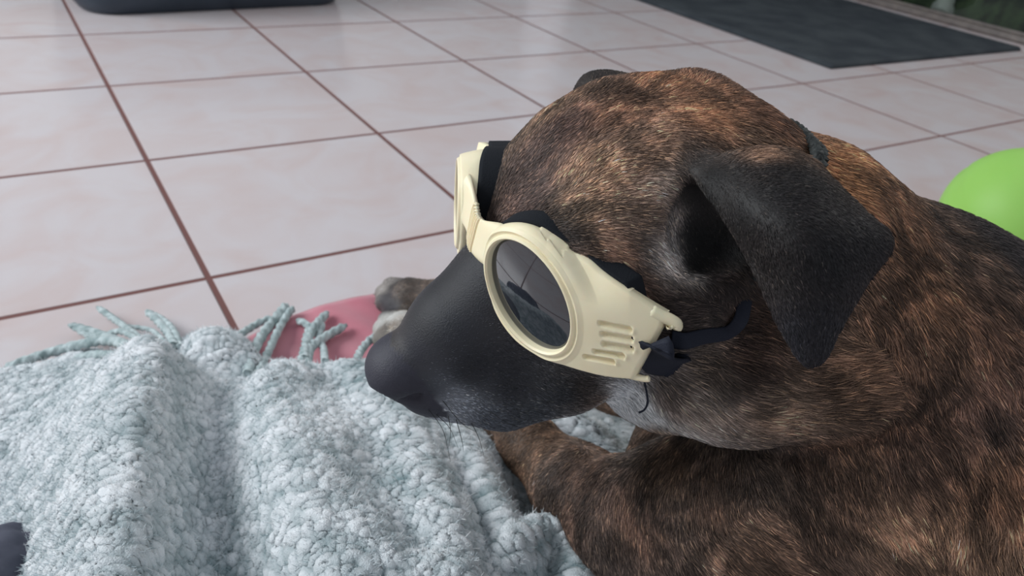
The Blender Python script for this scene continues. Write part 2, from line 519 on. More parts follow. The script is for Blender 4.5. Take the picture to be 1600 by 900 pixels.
P3 = np.concatenate([B2, np.zeros((len(B2), 1))], 1)
TBt = np.tile(tB, nxB); _s = np.clip((TBt - .03) / .35, 0, 1)
hB = blanket_h(B2, _s * _s * (3 - 2 * _s))
hB += 0.0035 * vnoise(P3, 22, 11) + 0.0018 * vnoise(P3, 50, 12)
TBt = np.tile(tB, nxB)
hem = np.clip(TBt / .07, 0, 1); hem = np.sqrt(hem * (2 - hem))
XBt = np.repeat(np.linspace(0, 1, nxB), nyB)
_hx = np.clip(XBt / .05, .12, 1); hem = hem * np.sqrt(_hx * (2 - _hx))
hB = 0.006 + (hB - 0.006) * hem
# dog leg presses the cloth down
P3[:, 2] = 0.006 + hB - .006
bv = np.array(P3)
def gnorm(Pf):
    Q = Pf.reshape(nxB, nyB, 3); n_ = np.cross(np.gradient(Q, axis=0), np.gradient(Q, axis=1)); n_ /= np.linalg.norm(n_, axis=-1)[..., None] + 1e-12
    n_ *= np.sign(n_[..., 2:3] + 1e-9)
    return n_.reshape(-1, 3)


BN = gnorm(P3)
wq = P3 + 0.0045 * np.stack([vnoise(P3, 110, 1), vnoise(P3, 110, 2), vnoise(P3, 110, 6)], 1)
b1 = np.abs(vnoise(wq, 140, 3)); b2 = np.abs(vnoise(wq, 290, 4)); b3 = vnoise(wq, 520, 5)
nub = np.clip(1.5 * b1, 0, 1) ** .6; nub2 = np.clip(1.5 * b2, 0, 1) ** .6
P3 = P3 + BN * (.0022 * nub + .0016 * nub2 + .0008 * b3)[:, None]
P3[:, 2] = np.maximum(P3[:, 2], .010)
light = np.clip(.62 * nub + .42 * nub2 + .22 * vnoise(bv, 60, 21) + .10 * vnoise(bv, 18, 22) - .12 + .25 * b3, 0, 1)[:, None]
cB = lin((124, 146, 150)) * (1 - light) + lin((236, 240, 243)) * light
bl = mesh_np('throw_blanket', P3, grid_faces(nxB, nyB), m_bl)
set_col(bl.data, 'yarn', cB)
md = bl.modifiers.new('s', 'SOLIDIFY'); md.thickness = 0.003; md.offset = -1
tag(bl, 'pale teal boucle throw blanket with fringe, heaped under the dog\'s muzzle', 'blanket')


def curves_obj(name, P, R, col, matr, parent=None):
    """P (n,k,3) strands, R (n,k) radii, col (n,3)"""
    n, k = P.shape[:2]
    hc = bpy.data.hair_curves.new(name)
    hc.add_curves([k] * n)
    hc.attributes['position'].data.foreach_set('vector', P.astype(np.float32).ravel())
    a = hc.attributes.get('radius') or hc.attributes.new('radius', 'FLOAT', 'POINT')
    a.data.foreach_set('value', R.astype(np.float32).ravel())
    a = hc.attributes.new('tint', 'FLOAT_COLOR', 'CURVE')
    C4 = np.ones((n, 4), np.float32); C4[:, :3] = col
    a.data.foreach_set('color', C4.ravel())
    hc.materials.append(matr)
    o = bpy.data.objects.new(name, hc); sc.collection.objects.link(o)
    if parent is not None: o.parent = parent
    return o


# fringe
m_tas, t_, b_ = mat('twisted_yarn', lin((150, 176, 176)), 0.9, 0.15, **{'Sheen Weight': 0.3})
noise_col(t_, b_, lin((138, 156, 157)), lin((194, 207, 208)), 120); add_bump(t_, b_, 900, .0006, .8)
TAS = [  # photo points with height over the floor, radius
    ([(215, 545, .05), (165, 532, .03), (100, 545, .012), (45, 562, .008), (5, 578, .006)], .0050),
    ([(190, 555, .04), (140, 555, .02), (90, 572, .009), (45, 600, .006)], .0040),
    ([(230, 552, .05), (190, 535, .03), (150, 520, .012), (108, 508, .006)], .0042),
    ([(235, 545, .05), (210, 522, .03), (180, 500, .012), (152, 480, .006)], .0036),
    ([(235, 545, .05), (190, 518, .028), (150, 528, .012), (112, 510, .007)], .0032),
    ([(272, 540, .03), (262, 520, .015), (245, 500, .008), (229, 486, .006)], .0042),
    ([(282, 542, .03), (270, 515, .015), (252, 498, .008), (236, 490, .006)], .0034),
    ([(262, 540, .03), (240, 518, .015), (215, 512, .008), (190, 510, .006)], .0026),
    ([(350, 545, .03), (372, 525, .02), (400, 507, .012), (425, 496, .01)], .0040),
    ([(388, 585, .03), (395, 552, .022), (412, 520, .016), (435, 492, .012), (448, 476, .01)], .0052),
    ([(402, 585, .03), (418, 552, .018), (435, 515, .014), (450, 490, .012), (458, 482, .01)], .0042),
    ([(470, 570, .03), (478, 540, .02), (490, 512, .014), (512, 488, .01)], .0048),
    ([(480, 572, .03), (484, 545, .02), (505, 528, .014), (541, 508, .01)], .0048),
    ([(476, 560, .03), (478, 530, .018), (482, 510, .013), (464, 500, .01)], .0040),
    ([(508, 565, .03), (505, 545, .016), (498, 525, .012), (505, 505, .01)], .0038),
    ([(556, 565, .03), (566, 545, .02), (582, 528, .016), (600, 520, .014)], .0042),
]
for pts, r in TAS:
    P = catmull([G(u, v, h + r * .6) for u, v, h in pts], 70)
    s = np.linspace(0, 1, 70)
    rad = r * .82 * (1 + .06 * np.sin(s * 60)) * np.clip((1 - s) / .05, .45, 1)
    V, Fq = tube(P, rad, 16, twist=620, bump=.14, lobes=3)
    mesh_np('tassel', V, Fq, m_tas, bl)

# dark cloth in the near left corner
m_dk, t_, b_ = mat('dark_cotton', lin((62, 64, 78)), 0.9, 0.15); noise_col(t_, b_, lin((72, 74, 86)), lin((92, 94, 106)), 40)
nu, nv = 70, 60
th = np.linspace(0, 2 * np.pi, nu, endpoint=False); ph = np.linspace(0.02, np.pi / 2, nv)
TH, PH = np.meshgrid(th, ph, indexing='ij')
D_ = np.stack([np.cos(TH) * np.sin(PH), np.sin(TH) * np.sin(PH), np.cos(PH)], -1).reshape(-1, 3)
cK = W(-110, 960, .40)
rk = 1 + .10 * vnoise(D_, 2.2, 8) + .05 * vnoise(D_, 5, 9)
V = np.array([cK[0], cK[1], 0.0]) + D_ * np.array([.055, .085, cK[2] + .015]) * rk[:, None]
V[:, 2] = np.maximum(V[:, 2], .002)
o = mesh_np('dark_cloth', V, grid_faces(nu, nv, wrap_n=True), m_dk)
md = o.modifiers.new('s', 'SOLIDIFY'); md.thickness = 0.003; md.offset = -1
tag(o, 'dark grey cloth bundle in the near left corner beside the teal blanket', 'cloth')


# ------------------------------------------------------------------ dog: implicit surface
g0 = np.array([-.24, .19, -.004]); g1 = np.array([.60, .90, .40])
N = np.ceil((g1 - g0) / VOX).astype(int) + 1
ax_ = [g0[k] + VOX * np.arange(N[k]) for k in range(3)]
SD = np.full(tuple(N), .05, np.float32)


def prim_box(lo, hi):
    a = np.maximum(np.floor((lo - g0) / VOX).astype(int), 0); b = np.minimum(np.ceil((hi - g0) / VOX).astype(int) + 1, N)
    return tuple(slice(a[k], max(b[k], a[k])) for k in range(3))


def smin(a, b, k):
    h = np.clip(.5 + .5 * (b - a) / k, 0, 1)
    return b * (1 - h) + a * h - k * h * (1 - h)


def cone(F, A, ra, B, rb, k):
    A = np.asarray(A, float); B = np.asarray(B, float)
    mg = k + .012
    sl = prim_box(np.minimum(A - ra, B - rb) - mg, np.maximum(A + ra, B + rb) + mg)
    X = ax_[0][sl[0]].astype(np.float32)[:, None, None]; Y = ax_[1][sl[1]].astype(np.float32)[None, :, None]; Z = ax_[2][sl[2]].astype(np.float32)[None, None, :]
    d = B - A; L2 = float(d @ d) + 1e-12
    t = np.clip(((X - A[0]) * d[0] + (Y - A[1]) * d[1] + (Z - A[2]) * d[2]) / L2, 0, 1)
    q = np.sqrt((X - A[0] - t * d[0]) ** 2 + (Y - A[1] - t * d[1]) ** 2 + (Z - A[2] - t * d[2]) ** 2) - (ra + (rb - ra) * t)
    F[sl] = smin(F[sl], q, k)


def chain(F, pts, k):
    if len(pts) == 1: cone(F, pts[0][0], pts[0][1], pts[0][0] + 1e-5, pts[0][1], k)
    for (a, ra), (b, rb) in zip(pts[:-1], pts[1:]): cone(F, a, ra, b, rb, k)


def ellip(F, c, axes, R3, k, sub=False):
    c = np.asarray(c, float); mx_ = max(axes) + k + .01
    sl = prim_box(c - mx_, c + mx_)
    X, Y, Z = np.meshgrid(ax_[0][sl[0]] - c[0], ax_[1][sl[1]] - c[1], ax_[2][sl[2]] - c[2], indexing='ij')
    P = np.stack([X, Y, Z], -1).astype(np.float32) @ R3.astype(np.float32)
    kk = np.linalg.norm(P / np.array(axes, np.float32), axis=-1)
    k2 = np.linalg.norm(P / np.array(axes, np.float32) ** 2, axis=-1) + 1e-9
    q = kk * (kk - 1) / k2
    F[sl] = -smin(-F[sl], q, k) if sub else smin(F[sl], q, k)


def hl(pts, mirror=True):
    out = [[(H((l, f, u)), r) for l, f, u, r in pts]]
    if mirror: out.append([(H((-l, f, u)), r) for l, f, u, r in pts])
    return out


FH = np.full(tuple(N), .05, np.float32)
def hchain(pts, k, mirror=True):
    for c_ in hl(pts, mirror): chain(FH, c_, k)


hchain([(0, .060, -.040, .0180), (0, .035, -.038, .0265), (0, .005, -.034, .0315), (0, -.03, -.018, .034)], .008, False)
hchain([(.008, .054, -.058, .0155), (.015, .030, -.0645, .0225), (.021, 0, -.066, .025), (.028, -.035, -.062, .027)], .012)
hchain([(0, .048, -.072, .011), (0, .010, -.088, .016), (0, -.04, -.090, .024), (0, -.08, -.080, .034)], .010, False)
hchain([(.036, -.030, -.032, .025), (.040, -.055, -.034, .029), (.038, -.085, -.040, .034)], .015)
hchain([(.021, -.031, .001, .017), (.019, -.048, .001, .0255), (.020, -.075, -.006, .0315), (.018, -.107, -.0195, .0350)], .018)
hchain([(0, -.030, -.006, .025), (0, -.06, -.005, .032)], .015, False)
hchain([(.031, -.036, -.006, .020)], .012)
hchain([(.034, -.033, -.001, .0205)], .012, False)
hchain([(.006, .065, -.053, .0115), (.009, .050, -.062, .0145)], .008)
# nose pad
ellip(FH, H((0, .0695, -.0365)), (.0185, .0165, .0145), HR, .005)
for s in (-1, 1):
    ellip(FH, H((s * .0095, .0845, -.040)), (.0050, .009, .0044), HR, .003, True)
    ellip(FH, H((s * .0185, .0725, -.0430)), (.0055, .0085, .0032), HR, .002, True)
ellip(FH, H((0, .086, -.046)), (.0012, .006, .012), HR, .002, True)

FB = np.full(tuple(N), .05, np.float32)
def wch(pts, k): chain(FB, [(W(u, v, z), r) for u, v, z, r in pts], k)


chain(FB, [(H((0, -.085, -.030)), .045), (W(1215, 402, .378), .056), (W(1400, 560, .425), .080), (W(1600, 685, .49), .110), (W(1760, 740, .57), .118)], .02)
wch([(992, 598, .392, .0165), (1035, 602, .385, .020), (1090, 590, .375, .028)], .010)
wch([(1080, 565, .372, .028), (1170, 585, .37, .030), (1290, 550, .37, .040), (1400, 540, .39, .055)], .014)
FB2 = np.full(tuple(N), .05, np.float32)
def wch2(pts, k): chain(FB2, [(W(u, v, z), r) for u, v, z, r in pts], k)


wch2([(1560, 720, .42, .085), (1400, 720, .41, .070), (1220, 780, .42, .055), (1080, 810, .44, .043), (985, 812, .455, .0345)], .02)
wch2([(985, 815, .455, .0335), (895, 758, .50, .026), (828, 695, .55, .0195), (740, 612, .63, .018)], .012)
def gch(pts, k): chain(FB2, [(G(u, v, h), r) for u, v, h, r in pts], k)


gch([(740, 612, .045, .018), (668, 548, .034, .0175), (632, 518, .030, .019)], .012)
wch2([(1620, 800, .46, .10), (1480, 880, .42, .085), (1300, 925, .43, .06), (1120, 905, .445, .04)], .008)
wch2([(1200, 700, .47, .068), (1085, 735, .49, .040), (1085, 640, .54, .036)], .012)
wch2([(1060, 625, .55, .030), (960, 596, .60, .022), (850, 555, .67, .019)], .012)
gch([(850, 555, .052, .019), (750, 498, .038, .017), (690, 470, .032, .0175), (640, 464, .030, .019)], .012)
# toes
for (u, v, r) in [(607, 502, .0105), (600, 515, .0105), (600, 530, .0105), (610, 544, .0095)]:
    gch([(u + 24, v + 1, .030, r), (u, v, .022, r)], .004)
for (u, v, r) in [(612, 449, .0105), (602, 459, .0105), (603, 472, .0105), (613, 483, .0095)]:
    gch([(u + 26, v + 3, .030, r), (u, v, .022, r)], .004)
# hips behind the frame
chain(FB2, [(W(1760, 700, .55), .11), (np.array([.50, .52, .115]), .088)], .02)
SD = smin(FB, FB2, .010)
SD = smin(SD, FH, .012)

# ears: a sheet of splines rasterised into the field, in head coordinates so both sides match
EAR = np.array([
    [(1092, 262, .312), (1148, 244, .302), (1215, 240, .302), (1265, 258, .312)],
    [(1100, 285, .300), (1165, 275, .286), (1240, 275, .284), (1300, 292, .294)],
    [(1128, 325, .288), (1195, 325, .270), (1270, 328, .268), (1350, 340, .284)],
    [(1160, 375, .283), (1220, 375, .264), (1295, 378, .262), (1386, 378, .280)],
    [(1190, 430, .281), (1238, 440, .265), (1300, 440, .263), (1352, 430, .276)],
    [(1222, 500, .281), (1250, 508, .271), (1282, 508, .269), (1312, 498, .275)],
    [(1255, 556, .281), (1264, 562, .277), (1274, 562, .276), (1284, 552, .278)]], float)
EW = np.array([[W(*q) for q in row] for row in EAR])
def surf(PG, n1, n2):
    A1 = np.stack([catmull(PG[:, j], n1) for j in range(PG.shape[1])], 1)
    return np.stack([catmull(A1[i], n2) for i in range(n1)], 0)


ES = surf(EW, 260, 170).reshape(-1, 3)
EL = Hinv(ES)
FE = np.full(tuple(N), .05, np.float32)


def splat(F, P, r, R=3):
    base = np.round((P - g0) / VOX).astype(int)
    for dx in range(-R, R + 1):
        for dy in range(-R, R + 1):
            for dz in range(-R, R + 1):
                c = base + [dx, dy, dz]
                ok = ((c >= 0) & (c < N)).all(1)
                cc = c[ok]; d = np.linalg.norm(g0 + cc * VOX - P[ok], axis=1) - r
                np.minimum.at(F, (cc[:, 0], cc[:, 1], cc[:, 2]), d.astype(np.float32))


splat(FE, ES, .0026)
ESm = H((EL - [0, 0, 0]) * [-.89, 1, 1] + [0, -.004, -.026]); splat(FE, ESm, .0026)
# front rims and cups
rim = [(1083, 266, .306), (1074, 310, .301), (1074, 360, .302), (1080, 410, .306), (1092, 440, .310), (1120, 458, .316)]
rimP = np.array([W(*q) for q in rim]); rimL = Hinv(rimP)
for s in (1, -1):
    q = H(rimL * [s, 1, 1]); chain(FE, [(a, .0026) for a in q[-2:]], .004)
cup = Hinv(W(1120, 348, .298))
for s in (1, -1):
    c_ = H(cup * [s, 1, 1])
    ellip(SD, c_, (.022, .0225, .029), HR, .0035, True)
SD = smin(SD, FE, .007)
# keep the belly above the floor
SD = np.maximum(SD, (0.014 - ax_[2])[None, None, :].astype(np.float32))


def surface_nets(F):
    S = F < 0
    nx_, ny_, nz_ = F.shape
    c = np.zeros((nx_ - 1, ny_ - 1, nz_ - 1), np.uint8)
    for dx in (0, 1):
        for dy in (0, 1):
            for dz in (0, 1):
                c += S[dx:nx_ - 1 + dx, dy:ny_ - 1 + dy, dz:nz_ - 1 + dz]
    act = (c > 0) & (c < 8)
    I = np.argwhere(act)
    idm = np.full(act.shape, -1, np.int64); idm[act] = np.arange(len(I))
    acc = np.zeros((len(I), 3)); cnt = np.zeros(len(I))
    cor = [(a, b, d) for a in (0, 1) for b in (0, 1) for d in (0, 1)]
    for a in cor:
        for b in cor:
            if sum(b) - sum(a) == 1 and all(b[k] >= a[k] for k in range(3)):
                fa = F[I[:, 0] + a[0], I[:, 1] + a[1], I[:, 2] + a[2]]; fb = F[I[:, 0] + b[0], I[:, 1] + b[1], I[:, 2] + b[2]]
                k = (fa < 0) != (fb < 0)
                t = np.where(k, fa / np.where(k, fa - fb, 1), 0)
                acc += k[:, None] * (np.array(a) + t[:, None] * (np.array(b) - np.array(a))); cnt += k
    V = I + acc / cnt[:, None]
    faces = []
    for axn in range(3):
        o1, o2 = [(1, 2), (2, 0), (0, 1)][axn]
        sl0 = [slice(1, -1)] * 3; sl1 = [slice(1, -1)] * 3
        sl0[axn] = slice(0, -1); sl1[axn] = slice(1, None)
        s0 = S[tuple(sl0)]; s1 = S[tuple(sl1)]
        for val in (True, False):
            e = np.argwhere((s0 == val) & (s1 != val))
            if not len(e): continue
            e = e + 1; e[:, axn] -= 1
            q = []
            for (d1, d2) in ((-1, -1), (0, -1), (0, 0), (-1, 0)):
                r = e.copy(); r[:, o1] += d1; r[:, o2] += d2
                q.append(idm[r[:, 0], r[:, 1], r[:, 2]])
            q = np.stack(q, 1)
            faces.append(q if val else q[:, ::-1])
    Fq = np.vstack(faces); Fq = Fq[(Fq >= 0).all(1)]
    return g0 + V * VOX, Fq


DV, DF = surface_nets(SD)


def vnormals(V, Fq):
    n = np.cross(V[Fq[:, 2]] - V[Fq[:, 0]], V[Fq[:, 3]] - V[Fq[:, 1]])
    vn = np.zeros_like(V)
    for k in range(4): 
        for c in range(3): vn[:, c] += np.bincount(Fq[:, k], n[:, c], len(V))
    return vn / (np.linalg.norm(vn, axis=1)[:, None] + 1e-12), n


def smooth(V, Fq, it, lam=.5):
    E_ = np.vstack([Fq[:, [0, 1]], Fq[:, [1, 2]], Fq[:, [2, 3]], Fq[:, [3, 0]]])
    E_ = np.vstack([E_, E_[:, ::-1]]); cnt = np.bincount(E_[:, 0], minlength=len(V))
    for i in range(it):
        m_ = np.stack([np.bincount(E_[:, 0], V[E_[:, 1], c], len(V)) for c in range(3)], 1) / cnt[:, None]
        V = V + (lam if i % 2 == 0 else -lam * .96) * (m_ - V)
    return V


DV = smooth(DV, DF, 10)
DN, _fn = vnormals(DV, DF)

# orientation check: outward normals
bvh = BVHTree.FromPolygons(DV.tolist(), DF.tolist())


def hit(u, v):
    d = RW @ np.array([(u - 800) / FPX, -(v - 450) / FPX, -1.0]); d /= np.linalg.norm(d)
    r = bvh.ray_cast(Vector(CAM), Vector(d))
    return (np.array(r[0]), np.array(r[1]), r[2]) if r[0] is not None else None


# the cloths give way under the dog
def press(o, low, gap):
    n_ = len(o.data.vertices); co = np.zeros(n_ * 3, np.float32); o.data.vertices.foreach_get('co', co); co = co.reshape(-1, 3)
    lo_, hi_ = DV.min(0), DV.max(0)
    k_ = np.where((co[:, 0] > lo_[0]) & (co[:, 0] < hi_[0]) & (co[:, 1] > lo_[1]) & (co[:, 1] < hi_[1]))[0]
    up_v = Vector((0, 0, 1))
    for i in k_:
        r = bvh.ray_cast(Vector((float(co[i, 0]), float(co[i, 1]), -.05)), up_v)
        if r[0] is not None and r[0].z - gap < co[i, 2]:
            co[i, 2] = max(r[0].z - gap, low)
    o.data.vertices.foreach_set('co', co.ravel()); o.data.update()
    return co


BLV = press(bl, .0075, .0035)
press(pink, .0015, .003)
m_pile, t_, b_ = attr_mat('wool_pile', 'tint', 0.9, 0.1)
nP = 320000
idx = rng.integers(0, len(BLV), nP * 2)
idx = idx[(TBt[idx] < .99) & (rng.random(len(idx)) < .35 + .65 * nub[idx])][:nP]
root = BLV[idx] + rng.normal(0, .0006, (len(idx), 3)) * [1, 1, .2]
ang = rng.uniform(0, 2 * np.pi, len(idx)); ln_ = rng.uniform(.002, .0055, len(idx))
dr_ = np.stack([np.cos(ang) * .8, np.sin(ang) * .8, rng.uniform(.1, 1.0, len(idx))], 1); dr_ /= np.linalg.norm(dr_, axis=1)[:, None]
cv = rng.normal(0, .5, (len(idx), 3)); tt = np.linspace(0, 1, 4)
Pp = root[:, None] + ln_[:, None, None] * (dr_[:, None] * tt[None, :, None] + cv[:, None] * (tt ** 2)[None, :, None] * .5)
Rr = np.full((len(idx), 4), .0002) * np.array([1, 1, .8, .3])
pile = curves_obj('pile', Pp, Rr, np.clip(cB[idx] * 1.15 * rng.uniform(.8, 1.25, (len(idx), 1)), 0, .9), m_pile, bl)
pile['kind'] = 'stuff'


# coat map: photo position -> colour, hair length (mm), brindle strength, hair direction (du, dv)
COAT = [
    (640, 545, (44, 47, 58), 2.2, 0, (.8, -.3)), (700, 500, (38, 41, 50), 2.5, 0, (.8, -.4)), (800, 600, (31, 33, 40), 3.5, .05, (.95, .1)),
    (740, 450, (34, 36, 44), 2.5, 0, (.8, -.5)), (740, 580, (33, 36, 44), 3.0, 0, (1, 0)), (880, 615, (46, 50, 56), 5, .2, (.9, .25)),
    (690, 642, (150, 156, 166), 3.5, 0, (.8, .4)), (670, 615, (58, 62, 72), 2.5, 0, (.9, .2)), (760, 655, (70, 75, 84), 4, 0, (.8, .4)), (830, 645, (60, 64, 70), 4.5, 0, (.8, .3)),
    (830, 255, (84, 66, 60), 5, .7, (.8, -.5)), (820, 320, (74, 60, 56), 5, .6, (.95, -.2)), (880, 200, (80, 60, 54), 6, .8, (.8, -.6)),
    (950, 180, (106, 78, 62), 7, .9, (.9, -.35)), (1000, 240, (100, 78, 64), 7, .9, (1, -.1)), (1100, 180, (108, 78, 60), 9, .9, (1, .1)),
    (1190, 180, (72, 52, 44), 10, .8, (1, .6)), (930, 270, (116, 92, 74), 6, 1, (.8, -.6)), (900, 330, (104, 84, 68), 6, 1, (.9, -.4)), (1000, 330, (92, 76, 66), 7, 1, (1, 0)),
    (1045, 390, (146, 140, 138), 8, .6, (.8, .6)), (1055, 340, (118, 112, 110), 7, .6, (.6, .8)), (1180, 246, (96, 76, 64), 8, .6, (1, .1)), (1040, 300, (108, 98, 92), 7, .7, (1, .2)), (960, 400, (96, 76, 64), 7, .9, (.95, .3)),
    (990, 450, (84, 64, 54), 7, .8, (.8, .5)), (1060, 480, (54, 46, 44), 8, .7, (1, .2)), (880, 370, (54, 46, 44), 5, .8, (.95, .1)),
    (1180, 230, (90, 72, 62), 8, .6, (1, .2)), (1250, 320, (23, 20, 22), 4, .15, (.7, .7)), (1300, 400, (20, 18, 21), 4, .1, (.5, .8)), (1220, 300, (21, 18, 19), 4, .15, (.8, .5)),
    (1270, 530, (28, 28, 34), 4, .05, (0, 1)), (1200, 380, (25, 20, 20), 4, .1, (.4, .9)), (1350, 390, (28, 25, 28), 4, .1, (.6, .7)),
    (1080, 292, (10, 10, 11), 3, 0, (.4, .9)), (1078, 350, (12, 11, 13), 3, 0, (.4, .9)), (1083, 412, (14, 13, 14), 3, 0, (.4, .9)), (1112, 276, (7, 7, 8), 3, 0, (.6, .6)), (1092, 300, (7, 7, 8), 3, 0, (.4, .9)), (1088, 370, (9, 9, 10), 3, 0, (.4, .9)), (1150, 268, (20, 18, 19), 3.5, .1, (.9, .4)), (1200, 264, (24, 21, 22), 4, .1, (1, .3)), (1250, 278, (22, 20, 21), 4, .1, (1, .5)), (1160, 330, (16, 14, 15), 3, .1, (.5, .8)),
    (1110, 300, (6, 6, 7), 3, 0, (.4, .9)), (1130, 380, (10, 11, 15), 4, 0, (.4, .9)), (1130, 440, (44, 36, 34), 7, .3, (.5, .5)),
    (1320, 270, (116, 84, 60), 9, .8, (1, .6)), (1400, 330, (88, 66, 54), 10, .9, (.9, .7)), (1500, 400, (64, 52, 48), 11, .9, (.8, .7)), (1575, 385, (40, 36, 40), 11, .5, (.9, .6)),
    (1450, 450, (90, 68, 56), 12, .9, (.6, .8)), (1550, 500, (62, 48, 43), 12, .9, (.5, .85)), (1400, 520, (78, 60, 52), 12, .9, (.4, .9)),
    (1160, 560, (70, 54, 48), 13, .7, (.9, .3)), (1080, 620, (124, 112, 104), 13, .5, (.8, .5)), (1200, 640, (118, 98, 84), 15, .6, (1, -.05)), (1310, 600, (82, 64, 54), 14, .8, (.9, -.3)),
    (1180, 500, (60, 44, 36), 12, .6, (.8, .3)), (1100, 570, (90, 78, 70), 12, .5, (.8, .5)),
    (1300, 720, (84, 64, 54), 12, .9, (.25, .95)), (1450, 700, (66, 50, 45), 13, 1, (.45, .9)), (1540, 640, (60, 48, 46), 13, 1, (.5, .85)), (1560, 760, (80, 60, 50), 13, 1, (.3, .95)),
    (1540, 850, (118, 96, 84), 14, .8, (.2, 1)), (1400, 860, (100, 80, 68), 13, .9, (.6, .8)), (1180, 860, (104, 80, 66), 11, 1, (.95, .2)), (1280, 800, (80, 62, 52), 12, .9, (.5, .85)),
    (1000, 800, (72, 56, 48), 9, .9, (.3, .95)), (900, 770, (72, 56, 48), 7, .8, (-.1, .9)), (830, 690, (96, 74, 58), 5, .6, (-.5, .5)), (1050, 720, (76, 60, 48), 10, .8, (.1, 1)), (1120, 760, (76, 58, 48), 10, .9, (.3, .9)),
    (965, 612, (206, 210, 214), 9, 0, (.5, .8)), (995, 625, (190, 192, 194), 10, 0, (.6, .7)), (930, 625, (84, 66, 56), 7, .4, (.7, .5)), (1035, 612, (92, 80, 74), 11, .3, (.7, .6)), (1015, 665, (84, 68, 56), 9, .6, (.3, .9)), (965, 630, (214, 218, 220), 9, 0, (.5, .8)), (985, 640, (200, 202, 204), 9, 0, (.5, .8)), (990, 700, (76, 58, 46), 9, .7, (.1, 1)), (905, 610, (60, 52, 48), 5, .3, (.9, .2)),
    (611, 506, (112, 100, 90), 5, .6, (-.9, .3)), (610, 497, (225, 224, 218), 3, 0, (-1, 0)), (600, 512, (120, 110, 100), 3, .3, (-1, 0)), (600, 528, (84, 76, 72), 3, .3, (-1, 0)), (612, 540, (78, 70, 66), 3, .3, (-1, 0)), (598, 500, (206, 204, 198), 3, 0, (-1, 0)),
    (600, 450, (170, 162, 156), 3, .2, (-1, 0)), (612, 447, (70, 66, 66), 4, .4, (-1, 0)), (625, 455, (104, 92, 84), 5, .6, (-1, 0)), (604, 466, (64, 60, 66), 3, .2, (-1, 0)), (612, 480, (54, 52, 60), 3, .2, (-1, 0)), (645, 455, (84, 74, 68), 5, .6, (-1, 0)), (640, 475, (88, 76, 68), 5, .6, (-1, 0)),
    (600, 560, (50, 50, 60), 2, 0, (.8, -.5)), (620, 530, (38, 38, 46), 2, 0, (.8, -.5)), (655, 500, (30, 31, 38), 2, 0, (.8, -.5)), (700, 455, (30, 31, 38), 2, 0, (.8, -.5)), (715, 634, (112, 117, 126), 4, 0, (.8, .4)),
]
AP, AC, AL, AB, AD = [], [], [], [], []
for (u, v, c, l_, br, d2) in COAT:
    h_ = hit(u, v)
    if h_ is None:
        print('miss', u, v); continue
    p = h_[0]; z = -(RW.T @ (p - CAM))[2]
    AP.append(p); AC.append(lin(c)); AL.append(l_ * .001); AB.append(br)
    AD.append(RW @ np.array([d2[0], -d2[1], 0.0]))
# mirrored anchors on the unseen side of the head, and plain ones on the far flank
AP, AC, AL, AB, AD = map(np.array, (AP, AC, AL, AB, AD))
_xp = [(W(740, 612, .63), (88, 70, 58)), (W(850, 555, .67), (84, 66, 54)), (G(760, 500, .04), (84, 68, 58)), (W(680, 565, .68), (88, 72, 62)),
       (G(690, 470, .035), (84, 70, 60)), (W(960, 596, .60), (80, 64, 54)), (W(790, 655, .58), (90, 70, 56))]
AP = np.vstack([AP, [q[0] for q in _xp]]); AC = np.vstack([AC, [lin(q[1]) for q in _xp]]); AL = np.concatenate([AL, [.006] * 7]); AB = np.concatenate([AB, [.7] * 7])
AD = np.vstack([AD, [RW @ np.array([-.8, .5, -.3])] * 7])
PLl = Hinv(AP)
k = (np.linalg.norm(PLl, axis=1) < .17) & (PLl[:, 0] > .015) & (AP[:, 2] > .10)
MP = H(PLl[k] * [-1, 1, 1]); MD = ((AD[k] @ HR) * [-1, 1, 1]) @ HR.T
AP = np.vstack([AP, MP]); AC = np.vstack([AC, AC[k]]); AL = np.concatenate([AL, AL[k]]); AB = np.concatenate([AB, AB[k]]); AD = np.vstack([AD, MD])


def idw(P, vals, p=4, eps=.006, chunk=40000):
    out = [[] for _ in vals]
    for i in range(0, len(P), chunk):
        d2 = ((P[i:i + chunk, None] - AP[None]) ** 2).sum(-1) + eps ** 2
        w_ = d2 ** (-p / 2); w_ /= w_.sum(1)[:, None]
        for o_, v_ in zip(out, vals): o_.append(w_ @ v_)
    return [np.concatenate(o_) for o_ in out]


def coat_at(P, seedj=0):
    C, Ln, Br, D = idw(P, (AC, AL[:, None], AB[:, None], AD))
    Ln = Ln[:, 0]; Br = Br[:, 0]
    q = P + .010 * np.stack([vnoise(P, 45, 31), vnoise(P, 45, 32), vnoise(P, 45, 33)], 1)
    dn = D / (np.linalg.norm(D, axis=1)[:, None] + 1e-9)
    qs = q - dn * ((q - HT) * dn).sum(1)[:, None] * .45
    s1 = vnoise(qs, 70, 41) * .6 + vnoise(qs, 170, 42) * .6 + vnoise(q, 28, 43) * .35
    s1 = np.clip(s1 * 1.5, -1, 1)
    fac = np.exp(Br * s1 * 1.0)
    C2 = C * fac[:, None]
    warm = (Br * np.clip(s1, 0, 1))[:, None]
    C2 = C2 * (1 + warm * np.array([.10, .0, -.06]))
    g_ = C2.mean(1, keepdims=True); C2 = g_ + (C2 - g_) * .84
    _b = np.clip(Br * 1.4, 0, 1)[:, None] * np.clip((Hinv(P)[:, 1:2] * -1 - .06) / .06, .12, 1)
    C2 = C2 * (1 + _b * np.array([.42, .30, .10]))
    return C2, Ln, Br, dn


VC, VL, VB, VD = coat_at(DV)
dl = Hinv(DV)
nose_m = (dl[:, 1] > .0655 - .25 * np.abs(dl[:, 0]) + .0) & (dl[:, 2] > -.060) & (np.abs(dl[:, 0]) < .03)
